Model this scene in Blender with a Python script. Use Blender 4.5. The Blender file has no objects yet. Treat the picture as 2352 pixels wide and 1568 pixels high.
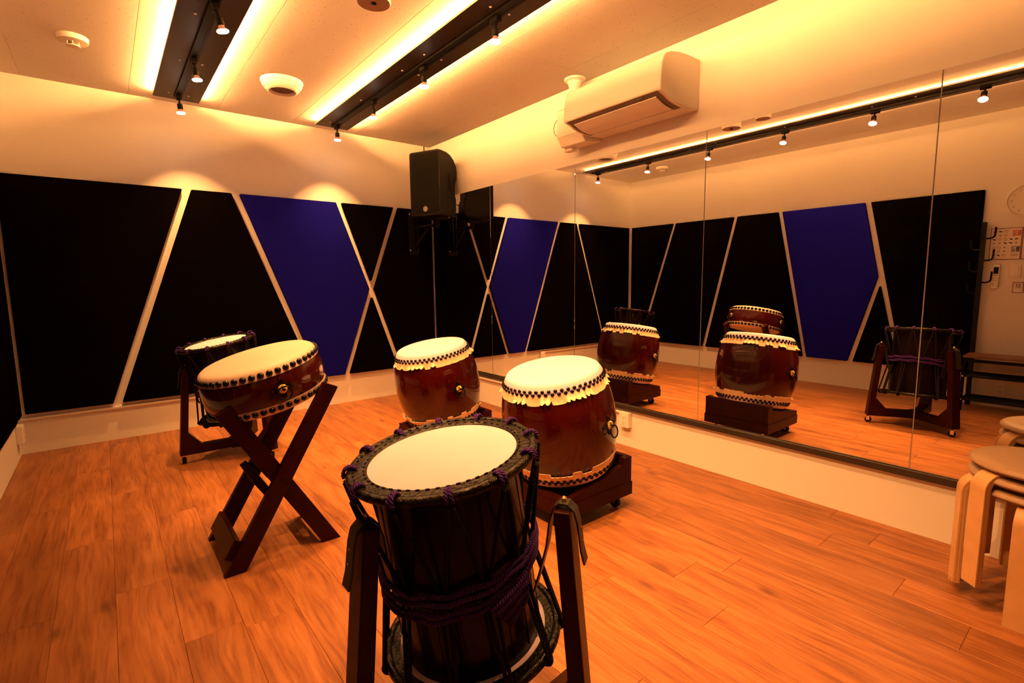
import bpy, bmesh, math, random
from mathutils import Vector, Matrix, Euler

random.seed(7)
PI = math.pi
scene = bpy.context.scene
COL = scene.collection

# ------------------------------------------------------------------ camera
# world: mirror wall at x = 0, far wall at y = 0, floor z = 0 (room is x < 0, y < 0)
YAW, PITCH, ROLL = 0.6764, -0.1191, -0.0114
F_PX = 1159.24
cam_data = bpy.data.cameras.new('camera')
cam = bpy.data.objects.new('camera', cam_data)
COL.objects.link(cam)
fwd = Vector((math.sin(YAW) * math.cos(PITCH), math.cos(YAW) * math.cos(PITCH), math.sin(PITCH)))
rgt = Vector((math.cos(YAW), -math.sin(YAW), 0))
upv = rgt.cross(fwd)
r2 = math.cos(ROLL) * rgt + math.sin(ROLL) * upv
u2 = -math.sin(ROLL) * rgt + math.cos(ROLL) * upv
cam.matrix_world = Matrix(((r2.x, u2.x, -fwd.x, -2.6076), (r2.y, u2.y, -fwd.y, -4.5069),
                           (r2.z, u2.z, -fwd.z, 1.0906), (0, 0, 0, 1)))
cam_data.sensor_width = 36
cam_data.lens = F_PX / 2352 * 36
cam_data.clip_start = 0.02
scene.camera = cam

# ------------------------------------------------------------------ world, exposure
world = bpy.data.worlds.new('world')
scene.world = world
world.use_nodes = True
world.node_tree.nodes['Background'].inputs[0].default_value = (0.01, 0.006, 0.003, 1)
world.node_tree.nodes['Background'].inputs[1].default_value = 0.2
vs = scene.view_settings
vs.view_transform = 'Standard'
vs.look = 'None'
vs.exposure = 0.07
vs.gamma = 1.0
vs.use_curve_mapping = False

WARM = (1.0, 0.405, 0.108)        # colour of the lamps
SPOT_W = 11.0                    # power of one spot bulb
LED_L = 640.0                     # radiance of the light strips above the bars

# ------------------------------------------------------------------ room size
W = 3.114
H = 2.4
YB = -5.7
PT, PB = 1.79, 0.265             # acoustic panels: top and bottom
ZT, ZB = 1.8876, 0.2774          # mirror: top and bottom
TP = 0.03                        # panel thickness


# ================================================================== materials
def nodes_of(m):
    m.use_nodes = True
    nt = m.node_tree
    return nt, nt.nodes['Principled BSDF'], nt.links


def mat(name, col, rough=0.5, metal=0.0, coat=0.0, coat_rough=0.05, spec=0.5, bump=None, var=0.0, vscale=8.0, emit=None, sheen=0.0):
    """principled material; bump = (scale, strength, distance), var = noise variation of the colour"""
    m = bpy.data.materials.new(name)
    nt, b, L = nodes_of(m)
    b.inputs['Base Color'].default_value = (*col, 1)
    b.inputs['Roughness'].default_value = rough
    b.inputs['Metallic'].default_value = metal
    b.inputs['Coat Weight'].default_value = coat
    b.inputs['Coat Roughness'].default_value = coat_rough
    b.inputs['Specular IOR Level'].default_value = spec
    b.inputs['Sheen Weight'].default_value = sheen
    tc = None
    if var > 0 or bump:
        tc = nt.nodes.new('ShaderNodeTexCoord')
    if var > 0:
        n = nt.nodes.new('ShaderNodeTexNoise')
        n.inputs['Scale'].default_value = vscale
        n.inputs['Detail'].default_value = 4
        L.new(tc.outputs['Object'], n.inputs['Vector'])
        r = nt.nodes.new('ShaderNodeValToRGB')
        r.color_ramp.elements[0].position = 0.3
        r.color_ramp.elements[1].position = 0.7
        r.color_ramp.elements[0].color = (*[c * (1 - var) for c in col], 1)
        r.color_ramp.elements[1].color = (*[min(1, c * (1 + var)) for c in col], 1)
        L.new(n.outputs['Fac'], r.inputs['Fac'])
        L.new(r.outputs['Color'], b.inputs['Base Color'])
    if bump:
        n2 = nt.nodes.new('ShaderNodeTexNoise')
        n2.inputs['Scale'].default_value = bump[0]
        n2.inputs['Detail'].default_value = 3
        L.new(tc.outputs['Object'], n2.inputs['Vector'])
        bp = nt.nodes.new('ShaderNodeBump')
        bp.inputs['Strength'].default_value = bump[1]
        bp.inputs['Distance'].default_value = bump[2]
        L.new(n2.outputs['Fac'], bp.inputs['Height'])
        L.new(bp.outputs['Normal'], b.inputs['Normal'])
    if emit:
        b.inputs['Emission Color'].default_value = (*emit[0], 1)
        b.inputs['Emission Strength'].default_value = emit[1]
    return m


def mat_planks():
    m = bpy.data.materials.new('oak_planks')
    nt, b, L = nodes_of(m)
    N = nt.nodes
    tc = N.new('ShaderNodeTexCoord')
    oi = N.new('ShaderNodeObjectInfo')
    mul = N.new('ShaderNodeMath'); mul.operation = 'MULTIPLY'; mul.inputs[1].default_value = 37.0
    L.new(oi.outputs['Random'], mul.inputs[0])
    add = N.new('ShaderNodeVectorMath'); add.operation = 'ADD'
    L.new(tc.outputs['Object'], add.inputs[0]); L.new(mul.outputs[0], add.inputs[1])
    # long grain: warp, then stretch along y
    warp = N.new('ShaderNodeTexNoise'); warp.inputs['Scale'].default_value = 1.0; warp.inputs['Detail'].default_value = 1
    wmp = N.new('ShaderNodeMapping'); wmp.inputs['Scale'].default_value = (9.0, 2.2, 3.0)
    L.new(add.outputs[0], wmp.inputs['Vector']); L.new(wmp.outputs[0], warp.inputs['Vector'])
    wm = N.new('ShaderNodeVectorMath'); wm.operation = 'MULTIPLY_ADD'
    wm.inputs[1].default_value = (0.075, 0.0, 0.0)
    L.new(warp.outputs['Color'], wm.inputs[0]); L.new(add.outputs[0], wm.inputs[2])
    mp = N.new('ShaderNodeMapping'); mp.inputs['Scale'].default_value = (1.0, 0.055, 1.0)
    L.new(wm.outputs[0], mp.inputs['Vector'])
    g1 = N.new('ShaderNodeTexNoise'); g1.inputs['Scale'].default_value = 85; g1.inputs['Detail'].default_value = 6; g1.inputs['Roughness'].default_value = 0.6
    L.new(mp.outputs[0], g1.inputs['Vector'])
    mp2 = N.new('ShaderNodeMapping'); mp2.inputs['Scale'].default_value = (1.0, 0.13, 1.0)
    L.new(wm.outputs[0], mp2.inputs['Vector'])
    g2 = N.new('ShaderNodeTexNoise'); g2.inputs['Scale'].default_value = 20; g2.inputs['Detail'].default_value = 4
    L.new(mp2.outputs[0], g2.inputs['Vector'])
    # knots: stretched voronoi, a few cells only
    mp3 = N.new('ShaderNodeMapping'); mp3.inputs['Scale'].default_value = (1.0, 0.45, 1.0)
    L.new(wm.outputs[0], mp3.inputs['Vector'])
    kn = N.new('ShaderNodeTexVoronoi'); kn.inputs['Scale'].default_value = 7.5
    L.new(mp3.outputs[0], kn.inputs['Vector'])
    kr = N.new('ShaderNodeValToRGB')
    kr.color_ramp.elements[0].position = 0.0; kr.color_ramp.elements[0].color = (1, 1, 1, 1)
    kr.color_ramp.elements[1].position = 0.19; kr.color_ramp.elements[1].color = (0, 0, 0, 1)
    L.new(kn.outputs['Distance'], kr.inputs['Fac'])
    ksep = N.new('ShaderNodeSeparateColor'); L.new(kn.outputs['Color'], ksep.inputs[0])
    kth = N.new('ShaderNodeMath'); kth.operation = 'GREATER_THAN'; kth.inputs[1].default_value = 0.5
    L.new(ksep.outputs[0], kth.inputs[0])
    kmul = N.new('ShaderNodeMath'); kmul.operation = 'MULTIPLY'
    L.new(kr.outputs['Color'], kmul.inputs[0]); L.new(kth.outputs[0], kmul.inputs[1])
    # colours
    r1 = N.new('ShaderNodeValToRGB')
    e = r1.color_ramp.elements
    e[0].position = 0.26; e[0].color = (0.195, 0.070, 0.021, 1)
    e[1].position = 0.70; e[1].color = (0.36, 0.148, 0.050, 1)
    mid = r1.color_ramp.elements.new(0.46); mid.color = (0.28, 0.107, 0.034, 1)
    L.new(g2.outputs['Fac'], r1.inputs['Fac'])
    r2_ = N.new('ShaderNodeValToRGB')
    r2_.color_ramp.elements[0].position = 0.32; r2_.color_ramp.elements[0].color = (0.55, 0.44, 0.38, 1)
    r2_.color_ramp.elements[1].position = 0.55; r2_.color_ramp.elements[1].color = (1, 1, 1, 1)
    L.new(g1.outputs['Fac'], r2_.inputs['Fac'])
    mx = N.new('ShaderNodeMix'); mx.data_type = 'RGBA'; mx.blend_type = 'MULTIPLY'; mx.inputs[0].default_value = 0.85
    L.new(r1.outputs['Color'], mx.inputs[6]); L.new(r2_.outputs['Color'], mx.inputs[7])
    mk = N.new('ShaderNodeMix'); mk.data_type = 'RGBA'
    L.new(kmul.outputs[0], mk.inputs[0]); L.new(mx.outputs[2], mk.inputs[6]); mk.inputs[7].default_value = (0.075, 0.024, 0.010, 1)
    # plank to plank tone
    hv = N.new('ShaderNodeHueSaturation')
    vm = N.new('ShaderNodeMapRange'); vm.inputs[3].default_value = 0.85; vm.inputs[4].default_value = 1.15
    L.new(oi.outputs['Random'], vm.inputs[0]); L.new(vm.outputs[0], hv.inputs['Value'])
    L.new(mk.outputs[2], hv.inputs['Color'])
    L.new(hv.outputs['Color'], b.inputs['Base Color'])
    b.inputs['Roughness'].default_value = 0.42
    b.inputs['Specular IOR Level'].default_value = 0.35
    bp = N.new('ShaderNodeBump'); bp.inputs['Strength'].default_value = 0.12; bp.inputs['Distance'].default_value = 0.002
    L.new(g1.outputs['Fac'], bp.inputs['Height']); L.new(bp.outputs['Normal'], b.inputs['Normal'])
    return m


def mat_ceiling():
    m = mat('ceiling_board_white', (0.80, 0.79, 0.76), 0.9, spec=0.2)
    nt, b, L = nodes_of(m)
    N = nt.nodes
    tc = N.new('ShaderNodeTexCoord')
    v = N.new('ShaderNodeTexVoronoi'); v.inputs['Scale'].default_value = 60
    L.new(tc.outputs['Object'], v.inputs['Vector'])
    nz = N.new('ShaderNodeTexNoise'); nz.inputs['Scale'].default_value = 9
    L.new(tc.outputs['Object'], nz.inputs['Vector'])
    sep = N.new('ShaderNodeSeparateColor'); L.new(v.outputs['Color'], sep.inputs[0])
    gt = N.new('ShaderNodeMath'); gt.operation = 'GREATER_THAN'; gt.inputs[1].default_value = 0.72
    L.new(sep.outputs[1], gt.inputs[0])
    r = N.new('ShaderNodeValToRGB')
    r.color_ramp.elements[0].position = 0.10; r.color_ramp.elements[0].color = (1, 1, 1, 1)
    r.color_ramp.elements[1].position = 0.22; r.color_ramp.elements[1].color = (0, 0, 0, 1)
    L.new(v.outputs['Distance'], r.inputs['Fac'])
    mm = N.new('ShaderNodeMath'); mm.operation = 'MULTIPLY'
    L.new(r.outputs['Color'], mm.inputs[0]); L.new(gt.outputs[0], mm.inputs[1])
    mx = N.new('ShaderNodeMix'); mx.data_type = 'RGBA'
    L.new(mm.outputs[0], mx.inputs[0]); mx.inputs[6].default_value = (0.80, 0.79, 0.76, 1); mx.inputs[7].default_value = (0.38, 0.34, 0.30, 1)
    L.new(mx.outputs[2], b.inputs['Base Color'])
    bp = N.new('ShaderNodeBump'); bp.inputs['Strength'].default_value = 0.3; bp.inputs['Distance'].default_value = 0.002; bp.invert = True
    L.new(mm.outputs[0], bp.inputs['Height']); L.new(bp.outputs['Normal'], b.inputs['Normal'])
    return m


def mat_rope(name, col):
    m = mat(name, col, 0.7, spec=0.15)
    nt, b, L = nodes_of(m)
    N = nt.nodes
    uv = N.new('ShaderNodeUVMap')
    w = N.new('ShaderNodeTexWave'); w.bands_direction = 'DIAGONAL'; w.inputs['Scale'].default_value = 1.0
    w.inputs['Distortion'].default_value = 0
    L.new(uv.outputs[0], w.inputs['Vector'])
    bp = N.new('ShaderNodeBump'); bp.inputs['Strength'].default_value = 1.0; bp.inputs['Distance'].default_value = 0.002
    L.new(w.outputs['Fac'], bp.inputs['Height']); L.new(bp.outputs['Normal'], b.inputs['Normal'])
    r = N.new('ShaderNodeValToRGB')
    r.color_ramp.elements[0].color = (*[c * 0.35 for c in col], 1)
    r.color_ramp.elements[1].color = (*[min(1, c * 1.15) for c in col], 1)
    L.new(w.outputs['Fac'], r.inputs['Fac']); L.new(r.outputs['Color'], b.inputs['Base Color'])
    return m


M = {}
M['wall'] = mat('wall_paint_white', (0.80, 0.785, 0.75), 0.75, spec=0.25, bump=(140, 0.06, 0.002))
M['back_wall'] = mat('back_wall_grey_brown', (0.22, 0.17, 0.13), 0.8)
M['white_plastic'] = mat('white_plastic', (0.82, 0.80, 0.75), 0.35, spec=0.4)
M['white_matte'] = mat('white_matte', (0.80, 0.78, 0.74), 0.7, spec=0.2)
M['ceiling'] = mat_ceiling()
M['planks'] = mat_planks()
M['underlay'] = mat('underlay', (0.10, 0.05, 0.03), 0.9)
M['black_fabric'] = mat('black_fabric', (0.0016, 0.0011, 0.0010), 0.95, spec=0.0, bump=(900, 0.3, 0.001))
M['blue_fabric'] = mat('blue_fabric', (0.0050, 0.0042, 0.160), 0.95, spec=0.0, bump=(900, 0.3, 0.001), var=0.10, vscale=300)
M['mirror'] = mat('mirror_silver', (0.90, 0.915, 0.90), 0.0, metal=1.0)
M['channel'] = mat('black_channel', (0.022, 0.018, 0.016), 0.4)
M['black_board'] = mat('black_board', (0.034, 0.022, 0.012), 0.45, spec=0.25)
M['black_metal'] = mat('black_metal', (0.004, 0.0032, 0.0026), 0.5, spec=0.15)
M['black_plastic'] = mat('black_plastic', (0.006, 0.005, 0.0035), 0.6, spec=0.15, bump=(600, 0.15, 0.001))
M['grille'] = mat('speaker_grille', (0.0035, 0.003, 0.002), 0.8, spec=0.1, bump=(1500, 0.6, 0.001))
M['screw'] = mat('screw_glint_white', (0.93, 0.93, 0.93), 0.2, spec=0.6)  # silver screws and bolts; white base colour stands in for their glint
M['chrome'] = mat('caster_steel', (0.75, 0.74, 0.72), 0.2, metal=1.0)
M['rubber'] = mat('black_rubber', (0.006, 0.005, 0.0045), 0.7, spec=0.15)
M['lacquer'] = mat('red_brown_lacquer', (0.036, 0.0014, 0.0007), 0.25, coat=0.8, coat_rough=0.02, spec=0.1, var=0.35, vscale=5)
M['black_lacquer'] = mat('black_brown_lacquer', (0.005, 0.0010, 0.0007), 0.35, coat=0.22, coat_rough=0.06, spec=0.1, var=0.3, vscale=6)
M['stand_wood'] = mat('dark_stand_wood', (0.019, 0.0018, 0.0012), 0.36, spec=0.1, var=0.25, vscale=20)
M['skin'] = mat('drum_skin', (0.62, 0.50, 0.66), 0.5, spec=0.3, var=0.05, vscale=7, bump=(40, 0.05, 0.002))
M['skin_edge'] = mat('drum_skin_edge', (0.78, 0.60, 0.40), 0.55, spec=0.3, var=0.12, vscale=30, bump=(60, 0.3, 0.002))
M['skin_hira'] = mat('drum_skin_yellowed', (0.58, 0.45, 0.38), 0.5, spec=0.3, var=0.05, vscale=7)
M['stud'] = mat('black_stud', (0.004, 0.0035, 0.0035), 0.2, spec=0.3)
M['iron'] = mat('black_iron', (0.003, 0.0025, 0.002), 0.35, spec=0.15, bump=(300, 0.3, 0.001))
M['gold'] = mat('gilt_brass', (0.86, 0.60, 0.20), 0.32, metal=1.0)
M['black_hide'] = mat('black_hide', (0.005, 0.004, 0.0018), 0.25, spec=0.18, coat=0.06, coat_rough=0.1, bump=(110, 0.9, 0.005))
M['rope_purple'] = mat_rope('purple_cord', (0.060, 0.014, 0.19))
M['rope_shaded'] = mat_rope('shaded_purple_cord', (0.006, 0.0020, 0.0065))  # same cord as the lit knots, with the shade put into its colour
M['leather'] = mat('black_leather', (0.010, 0.008, 0.005), 0.5, spec=0.3, bump=(200, 0.2, 0.001))
M['birch'] = mat('birch_veneer', (0.60, 0.36, 0.17), 0.42, spec=0.4, var=0.08, vscale=14)
M['birch_edge'] = mat('birch_ply_edge', (0.42, 0.23, 0.10), 0.55, spec=0.3, var=0.2, vscale=60)
M['seat_vinyl'] = mat('taupe_vinyl', (0.33, 0.215, 0.13), 0.5, spec=0.4, bump=(300, 0.15, 0.001))
M['bench_wood'] = mat('bench_board', (0.22, 0.11, 0.06), 0.5, var=0.25, vscale=15)
M['paper'] = mat('paper_white', (0.80, 0.77, 0.72), 0.7, spec=0.2)
M['ink_red'] = mat('ink_red', (0.60, 0.02, 0.02), 0.7)
M['ink_black'] = mat('ink_black', (0.015, 0.013, 0.013), 0.7)
M['ink_maroon'] = mat('ink_maroon', (0.13, 0.025, 0.03), 0.7)
M['ink_brown'] = mat('ink_brown', (0.40, 0.20, 0.06), 0.7)
M['ink_grey'] = mat('ink_grey', (0.28, 0.22, 0.18), 0.7)
M['screen'] = mat('lcd_dark', (0.012, 0.014, 0.012), 0.2)
M['ac_opening'] = mat('ac_opening_grey', (0.16, 0.12, 0.09), 0.6)
M['bulb'] = mat('lit_bulb', (0.8, 0.8, 0.8), 0.4, emit=((1.0, 0.70, 0.48), 45.0))
M['bulb_neck'] = mat('bulb_neck_glow', (0.55, 0.33, 0.20), 0.25, emit=((1.0, 0.30, 0.12), 0.35))
M['led'] = mat('led_strip', (0.8, 0.8, 0.8), 0.5, emit=(WARM, LED_L))
M['red_led'] = mat('switch_led', (0.5, 0.02, 0.02), 0.4, emit=((1.0, 0.12, 0.05), 1.5))


# ================================================================== mesh helpers
class MB:
    """collects vertices and faces; build() links them as one mesh object"""
    def __init__(s):
        s.v, s.f, s.uv = [], [], {}

    def add(s, vs_, fs, uvs=None):
        o = len(s.v)
        s.v += [Vector(p) for p in vs_]
        for i, f in enumerate(fs):
            s.f.append([o + k for k in f])
            if uvs:
                s.uv[len(s.f) - 1] = uvs[i]
        return s

    def box(s, lo, hi, mtx=None):
        x0, y0, z0 = lo; x1, y1, z1 = hi
        p = [(x0, y0, z0), (x1, y0, z0), (x1, y1, z0), (x0, y1, z0), (x0, y0, z1), (x1, y0, z1), (x1, y1, z1), (x0, y1, z1)]
        if mtx:
            p = [mtx @ Vector(q) for q in p]
        return s.add(p, [(3, 2, 1, 0), (4, 5, 6, 7), (0, 1, 5, 4), (1, 2, 6, 5), (2, 3, 7, 6), (3, 0, 4, 7)])

    def prism(s, poly, fn, a, b):
        """poly: list of 2-D points (ccw seen from the b side); fn(u, v, w) -> 3-D; w from a to b"""
        n = len(poly)
        p = [fn(u, v, a) for u, v in poly] + [fn(u, v, b) for u, v in poly]
        fs = [list(range(n))[::-1], list(range(n, 2 * n))]
        for i in range(n):
            j = (i + 1) % n
            fs.append((i, j, n + j, n + i))
        return s.add(p, fs)

    def lathe(s, prof, n=48, closed=False, fn=None):
        """prof: list of (r, z); revolved about z"""
        fn = fn or (lambda r, a, z: (r * math.cos(a), r * math.sin(a), z))
        vs_, fs, idx = [], [], []
        for r, z in prof:
            if r < 1e-6:
                idx.append([len(vs_)]); vs_.append(fn(0, 0, z))
            else:
                idx.append(list(range(len(vs_), len(vs_) + n)))
                vs_ += [fn(r, 2 * PI * k / n, z) for k in range(n)]
        rows = list(range(len(prof)))
        pairs = list(zip(rows[:-1], rows[1:])) + ([(rows[-1], 0)] if closed else [])
        for i, j in pairs:
            A, B = idx[i], idx[j]
            for k in range(n):
                k2 = (k + 1) % n
                if len(A) == 1 and len(B) == 1:
                    continue
                if len(A) == 1:
                    fs.append((A[0], B[k2], B[k]))
                elif len(B) == 1:
                    fs.append((A[k], A[k2], B[0]))
                else:
                    fs.append((A[k], A[k2], B[k2], B[k]))
        return s.add(vs_, fs)

    def tube(s, pts, r, n=8, cap=True, closed=False, twist=60.0):
        """round bar along a path; r may be a list"""
        pts = [Vector(p) for p in pts]
        m = len(pts)
        rr = r if isinstance(r, (list, tuple)) else [r] * m
        tang = []
        for i in range(m):
            if closed:
                t = pts[(i + 1) % m] - pts[i - 1]
            else:
                t = pts[min(i + 1, m - 1)] - pts[max(i - 1, 0)]
            tang.append(t.normalized())
        ref = Vector((0, 0, 1)) if abs(tang[0].z) < 0.9 else Vector((1, 0, 0))
        nrm = (ref - tang[0] * ref.dot(tang[0])).normalized()
        vs_, fs, uvs = [], [], []
        L = 0.0; Ls = []
        for i in range(m):
            if i:
                L += (pts[i] - pts[i - 1]).length
                nrm = (nrm - tang[i] * nrm.dot(tang[i])).normalized()
            Ls.append(L)
            bn = tang[i].cross(nrm)
            for k in range(n):
                a = 2 * PI * k / n
                vs_.append(pts[i] + (nrm * math.cos(a) + bn * math.sin(a)) * rr[i])
        seg = m if closed else m - 1
        for i in range(seg):
            j = (i + 1) % m
            lj = Ls[j] if j else L + (pts[0] - pts[-1]).length
            for k in range(n):
                k2 = (k + 1) % n
                fs.append((i * n + k, i * n + k2, j * n + k2, j * n + k))
                u0, u1 = k / n * 2.0, (k + 1) / n * 2.0
                uvs.append(((Ls[i] * twist, u0), (Ls[i] * twist, u1), (lj * twist, u1), (lj * twist, u0)))
        if cap and not closed:
            fs.append(list(range(n))[::-1]); uvs.append([(0, 0)] * n)
            fs.append([(m - 1) * n + k for k in range(n)]); uvs.append([(0, 0)] * n)
        return s.add(vs_, fs, uvs)

    def ribbon(s, pts, side, w, t):
        """flat strap along pts; side = width direction, w wide, t thick"""
        pts = [Vector(p) for p in pts]; side = Vector(side).normalized()
        vs_, fs = [], []
        m = len(pts)
        for i in range(m):
            tg = (pts[min(i + 1, m - 1)] - pts[max(i - 1, 0)]).normalized()
            nn = tg.cross(side).normalized()
            for a, b in ((-.5, -.5), (.5, -.5), (.5, .5), (-.5, .5)):
                vs_.append(pts[i] + side * (a * w) + nn * (b * t))
        for i in range(m - 1):
            for k in range(4):
                k2 = (k + 1) % 4
                fs.append((i * 4 + k, i * 4 + k2, i * 4 + 4 + k2, i * 4 + 4 + k))
        fs.append((3, 2, 1, 0)); fs.append(tuple((m - 1) * 4 + k for k in range(4)))
        return s.add(vs_, fs)

    def mesh(s, name, mt, smooth=35):
        me = bpy.data.meshes.new(name)
        me.from_pydata([tuple(p) for p in s.v], [], s.f)
        if s.uv:
            ul = me.uv_layers.new(name='uv')
            for pi, poly in enumerate(me.polygons):
                if pi in s.uv:
                    for li, c in zip(poly.loop_indices, s.uv[pi]):
                        ul.data[li].uv = c
        bm = bmesh.new(); bm.from_mesh(me)
        bmesh.ops.recalc_face_normals(bm, faces=bm.faces)
        bm.to_mesh(me); bm.free()
        if mt is not None:
            me.materials.append(mt)
        if smooth:
            me.shade_smooth()
            me.set_sharp_from_angle(angle=math.radians(smooth))
        me.update()
        return me

    def build(s, name, mt, parent=None, smooth=35, bevel=0, seg=2):
        return obj(name, s.mesh(name, mt, smooth), parent, bevel=bevel, seg=seg)


def obj(name, me, parent=None, loc=None, rot=None, bevel=0, seg=2):
    o = bpy.data.objects.new(name, me)
    COL.objects.link(o)
    if parent is not None:
        o.parent = parent
    if loc is not None:
        o.location = loc
    if rot is not None:
        o.rotation_euler = rot
    if bevel:
        b = o.modifiers.new('bevel', 'BEVEL')
        b.width = bevel; b.segments = seg; b.limit_method = 'ANGLE'; b.angle_limit = math.radians(40)
    return o


def tag(o, label, cat, group=None):
    o['label'] = label; o['category'] = cat
    if group:
        o['group'] = group
    return o


def thing(name, label, cat, loc=(0, 0, 0), rot=(0, 0, 0), group=None):
    o = bpy.data.objects.new(name, None)
    o.empty_display_size = 0.05
    COL.objects.link(o)
    o.location = loc; o.rotation_euler = rot
    return tag(o, label, cat, group)


def structure(o):
    o['kind'] = 'structure'
    return o


def copy_tree(o, parent=None):
    c = o.copy(); COL.objects.link(c); c.parent = parent
    for ch in list(o.children):
        copy_tree(ch, c)
    return c


def round_poly(pts, r=0.008, n=3):
    out = []
    m = len(pts)
    for i in range(m):
        p, a, b = Vector(pts[i]), Vector(pts[i - 1]), Vector(pts[(i + 1) % m])
        d1 = (a - p).normalized(); d2 = (b - p).normalized()
        ang = math.acos(max(-1, min(1, d1.dot(d2))))
        t = min(r / math.tan(ang / 2), 0.03)
        p1, p2 = p + d1 * t, p + d2 * t
        for k in range(n + 1):
            s = k / n
            out.append(tuple((1 - s) ** 2 * p1 + 2 * s * (1 - s) * p + s * s * p2))
    return out


def arc(c, r, a0, a1, n):
    return [(c[0] + r * math.cos(a0 + (a1 - a0) * k / n), c[1] + r * math.sin(a0 + (a1 - a0) * k / n)) for k in range(n + 1)]


def text_mesh(body, size, extrude=0.0004, bold=0.0):
    cu = bpy.data.curves.new('lettering', 'FONT')
    cu.body = body; cu.size = size; cu.extrude = extrude; cu.offset = bold
    cu.align_x = 'CENTER'; cu.align_y = 'CENTER'
    cu.space_line = 0.85
    t = bpy.data.objects.new('lettering', cu); COL.objects.link(t)
    dg = bpy.context.evaluated_depsgraph_get()
    me = bpy.data.meshes.new_from_object(t.evaluated_get(dg))
    bpy.data.objects.remove(t); bpy.data.curves.remove(cu)
    return me


# ================================================================== the room
def wall(name, lo, hi, mt='wall'):
    return structure(MB().box(lo, hi).build(name, M[mt], smooth=0))


wall('wall_far', (-W - 0.1, 0, -0.05), (0.12, 0.1, H + 0.05))
wall('wall_right', (0.006, YB - 0.1, -0.05), (0.12, 0, H + 0.05))
wall('wall_left', (-W - 0.1, YB - 0.1, -0.05), (-W, 0, H + 0.05))
wall('wall_back', (-W, YB - 0.1, -0.05), (0.006, YB, H + 0.05), 'back_wall')

floor = structure(MB().box((-W, YB, -0.06), (0.006, 0, -0.013)).build('floor', M['underlay'], smooth=0))
PWID, PLEN = 0.1605, 1.088
known = {10: -3.513, 11: -3.61, 12: -4.26, 13: -4.057, 14: -3.765, 2: -1.713, 0: -2.31}
plank_cache = {}


def plank_mesh(w, l):
    key = (round(w, 4), round(l, 4))
    if key not in plank_cache:
        g, c, t = 0.0003, 0.0010, 0.012
        x0, x1, y0, y1 = -w / 2 + g, w / 2 - g, -l / 2 + g, l / 2 - g
        mb = MB()
        p = [(x0, y0, -t), (x1, y0, -t), (x1, y1, -t), (x0, y1, -t), (x0, y0, -c), (x1, y0, -c), (x1, y1, -c), (x0, y1, -c),
             (x0 + c, y0 + c, 0), (x1 - c, y0 + c, 0), (x1 - c, y1 - c, 0), (x0 + c, y1 - c, 0)]
        fs = [(3, 2, 1, 0), (8, 9, 10, 11)]
        for i in range(4):
            j = (i + 1) % 4
            fs += [(i, j, 4 + j, 4 + i), (4 + i, 4 + j, 8 + j, 8 + i)]
        mb.add(p, fs)
        plank_cache[key] = mb.mesh('plank', M['planks'], smooth=0)
    return plank_cache[key]


k = -3
while -2.665 + PWID * k < 0.004:
    xa = max(-2.665 + PWID * k, -W); xb = min(-2.665 + PWID * (k + 1), 0.006)
    k += 1
    if xb - xa < 0.01:
        continue
    y_joint = known.get(k - 1, -random.random() * PLEN)
    ys = []
    y = y_joint
    while y > YB:
        y -= PLEN
    while y < 0:
        ys.append(y); y += PLEN
    ys.append(y)
    for a, b in zip(ys[:-1], ys[1:]):
        a2, b2 = max(a, YB), min(b, 0)
        if b2 - a2 < 0.01:
            continue
        obj('plank', plank_mesh(xb - xa, b2 - a2), floor, ((xa + xb) / 2, (a2 + b2) / 2, 0))

ceiling = structure(MB().box((-W, YB, H + 0.011), (0.006, 0, H + 0.06)).build('ceiling', M['white_matte'], smooth=0))
cb_cache = {}
cx = [-W, -2.905, -2.368, -1.830, -1.293, -0.756, -0.219, 0.006]
cy = [0.0]
while cy[-1] > YB:
    cy.append(max(cy[-1] - 2.148, YB))
for i in range(len(cx) - 1):
    for j in range(len(cy) - 1):
        w_, l_ = cx[i + 1] - cx[i], cy[j] - cy[j + 1]
        key = (round(w_, 3), round(l_, 3))
        if key not in cb_cache:
            g, c = 0.0002, 0.0014
            x, yy = w_ / 2 - g, l_ / 2 - g
            p = [(-x, -yy, .011), (x, -yy, .011), (x, yy, .011), (-x, yy, .011), (-x, -yy, c), (x, -yy, c), (x, yy, c), (-x, yy, c),
                 (-x + c, -yy + c, 0), (x - c, -yy + c, 0), (x - c, yy - c, 0), (-x + c, yy - c, 0)]
            fs = [(0, 1, 2, 3), (11, 10, 9, 8)]
            for q in range(4):
                q2 = (q + 1) % 4
                fs += [(q, q2, 4 + q2, 4 + q), (4 + q, 4 + q2, 8 + q2, 8 + q)]
            cb_cache[key] = MB().add(p, fs).mesh('ceiling_board', M['ceiling'], smooth=0)
        obj('ceiling_board', cb_cache[key], ceiling, ((cx[i] + cx[i + 1]) / 2, (cy[j] + cy[j + 1]) / 2, H))

# mirror channel and cable mouldings
ch = MB()
ch.box((-0.016, -5.0, 0.246), (0.0055, -0.001, 0.2765))
structure(ch.build('trim_1', M['channel'], bevel=0.0015))
structure(MB().box((-W + 0.001, -0.014, 0.222), (-1.50, -0.0005, 0.240)).build('trim_2', M['white_plastic'], bevel=0.003))
structure(MB().box((-0.012, -2.41, 0.214), (0.0055, -0.02, 0.230)).build('trim_3', M['white_plastic'], bevel=0.003))

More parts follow.
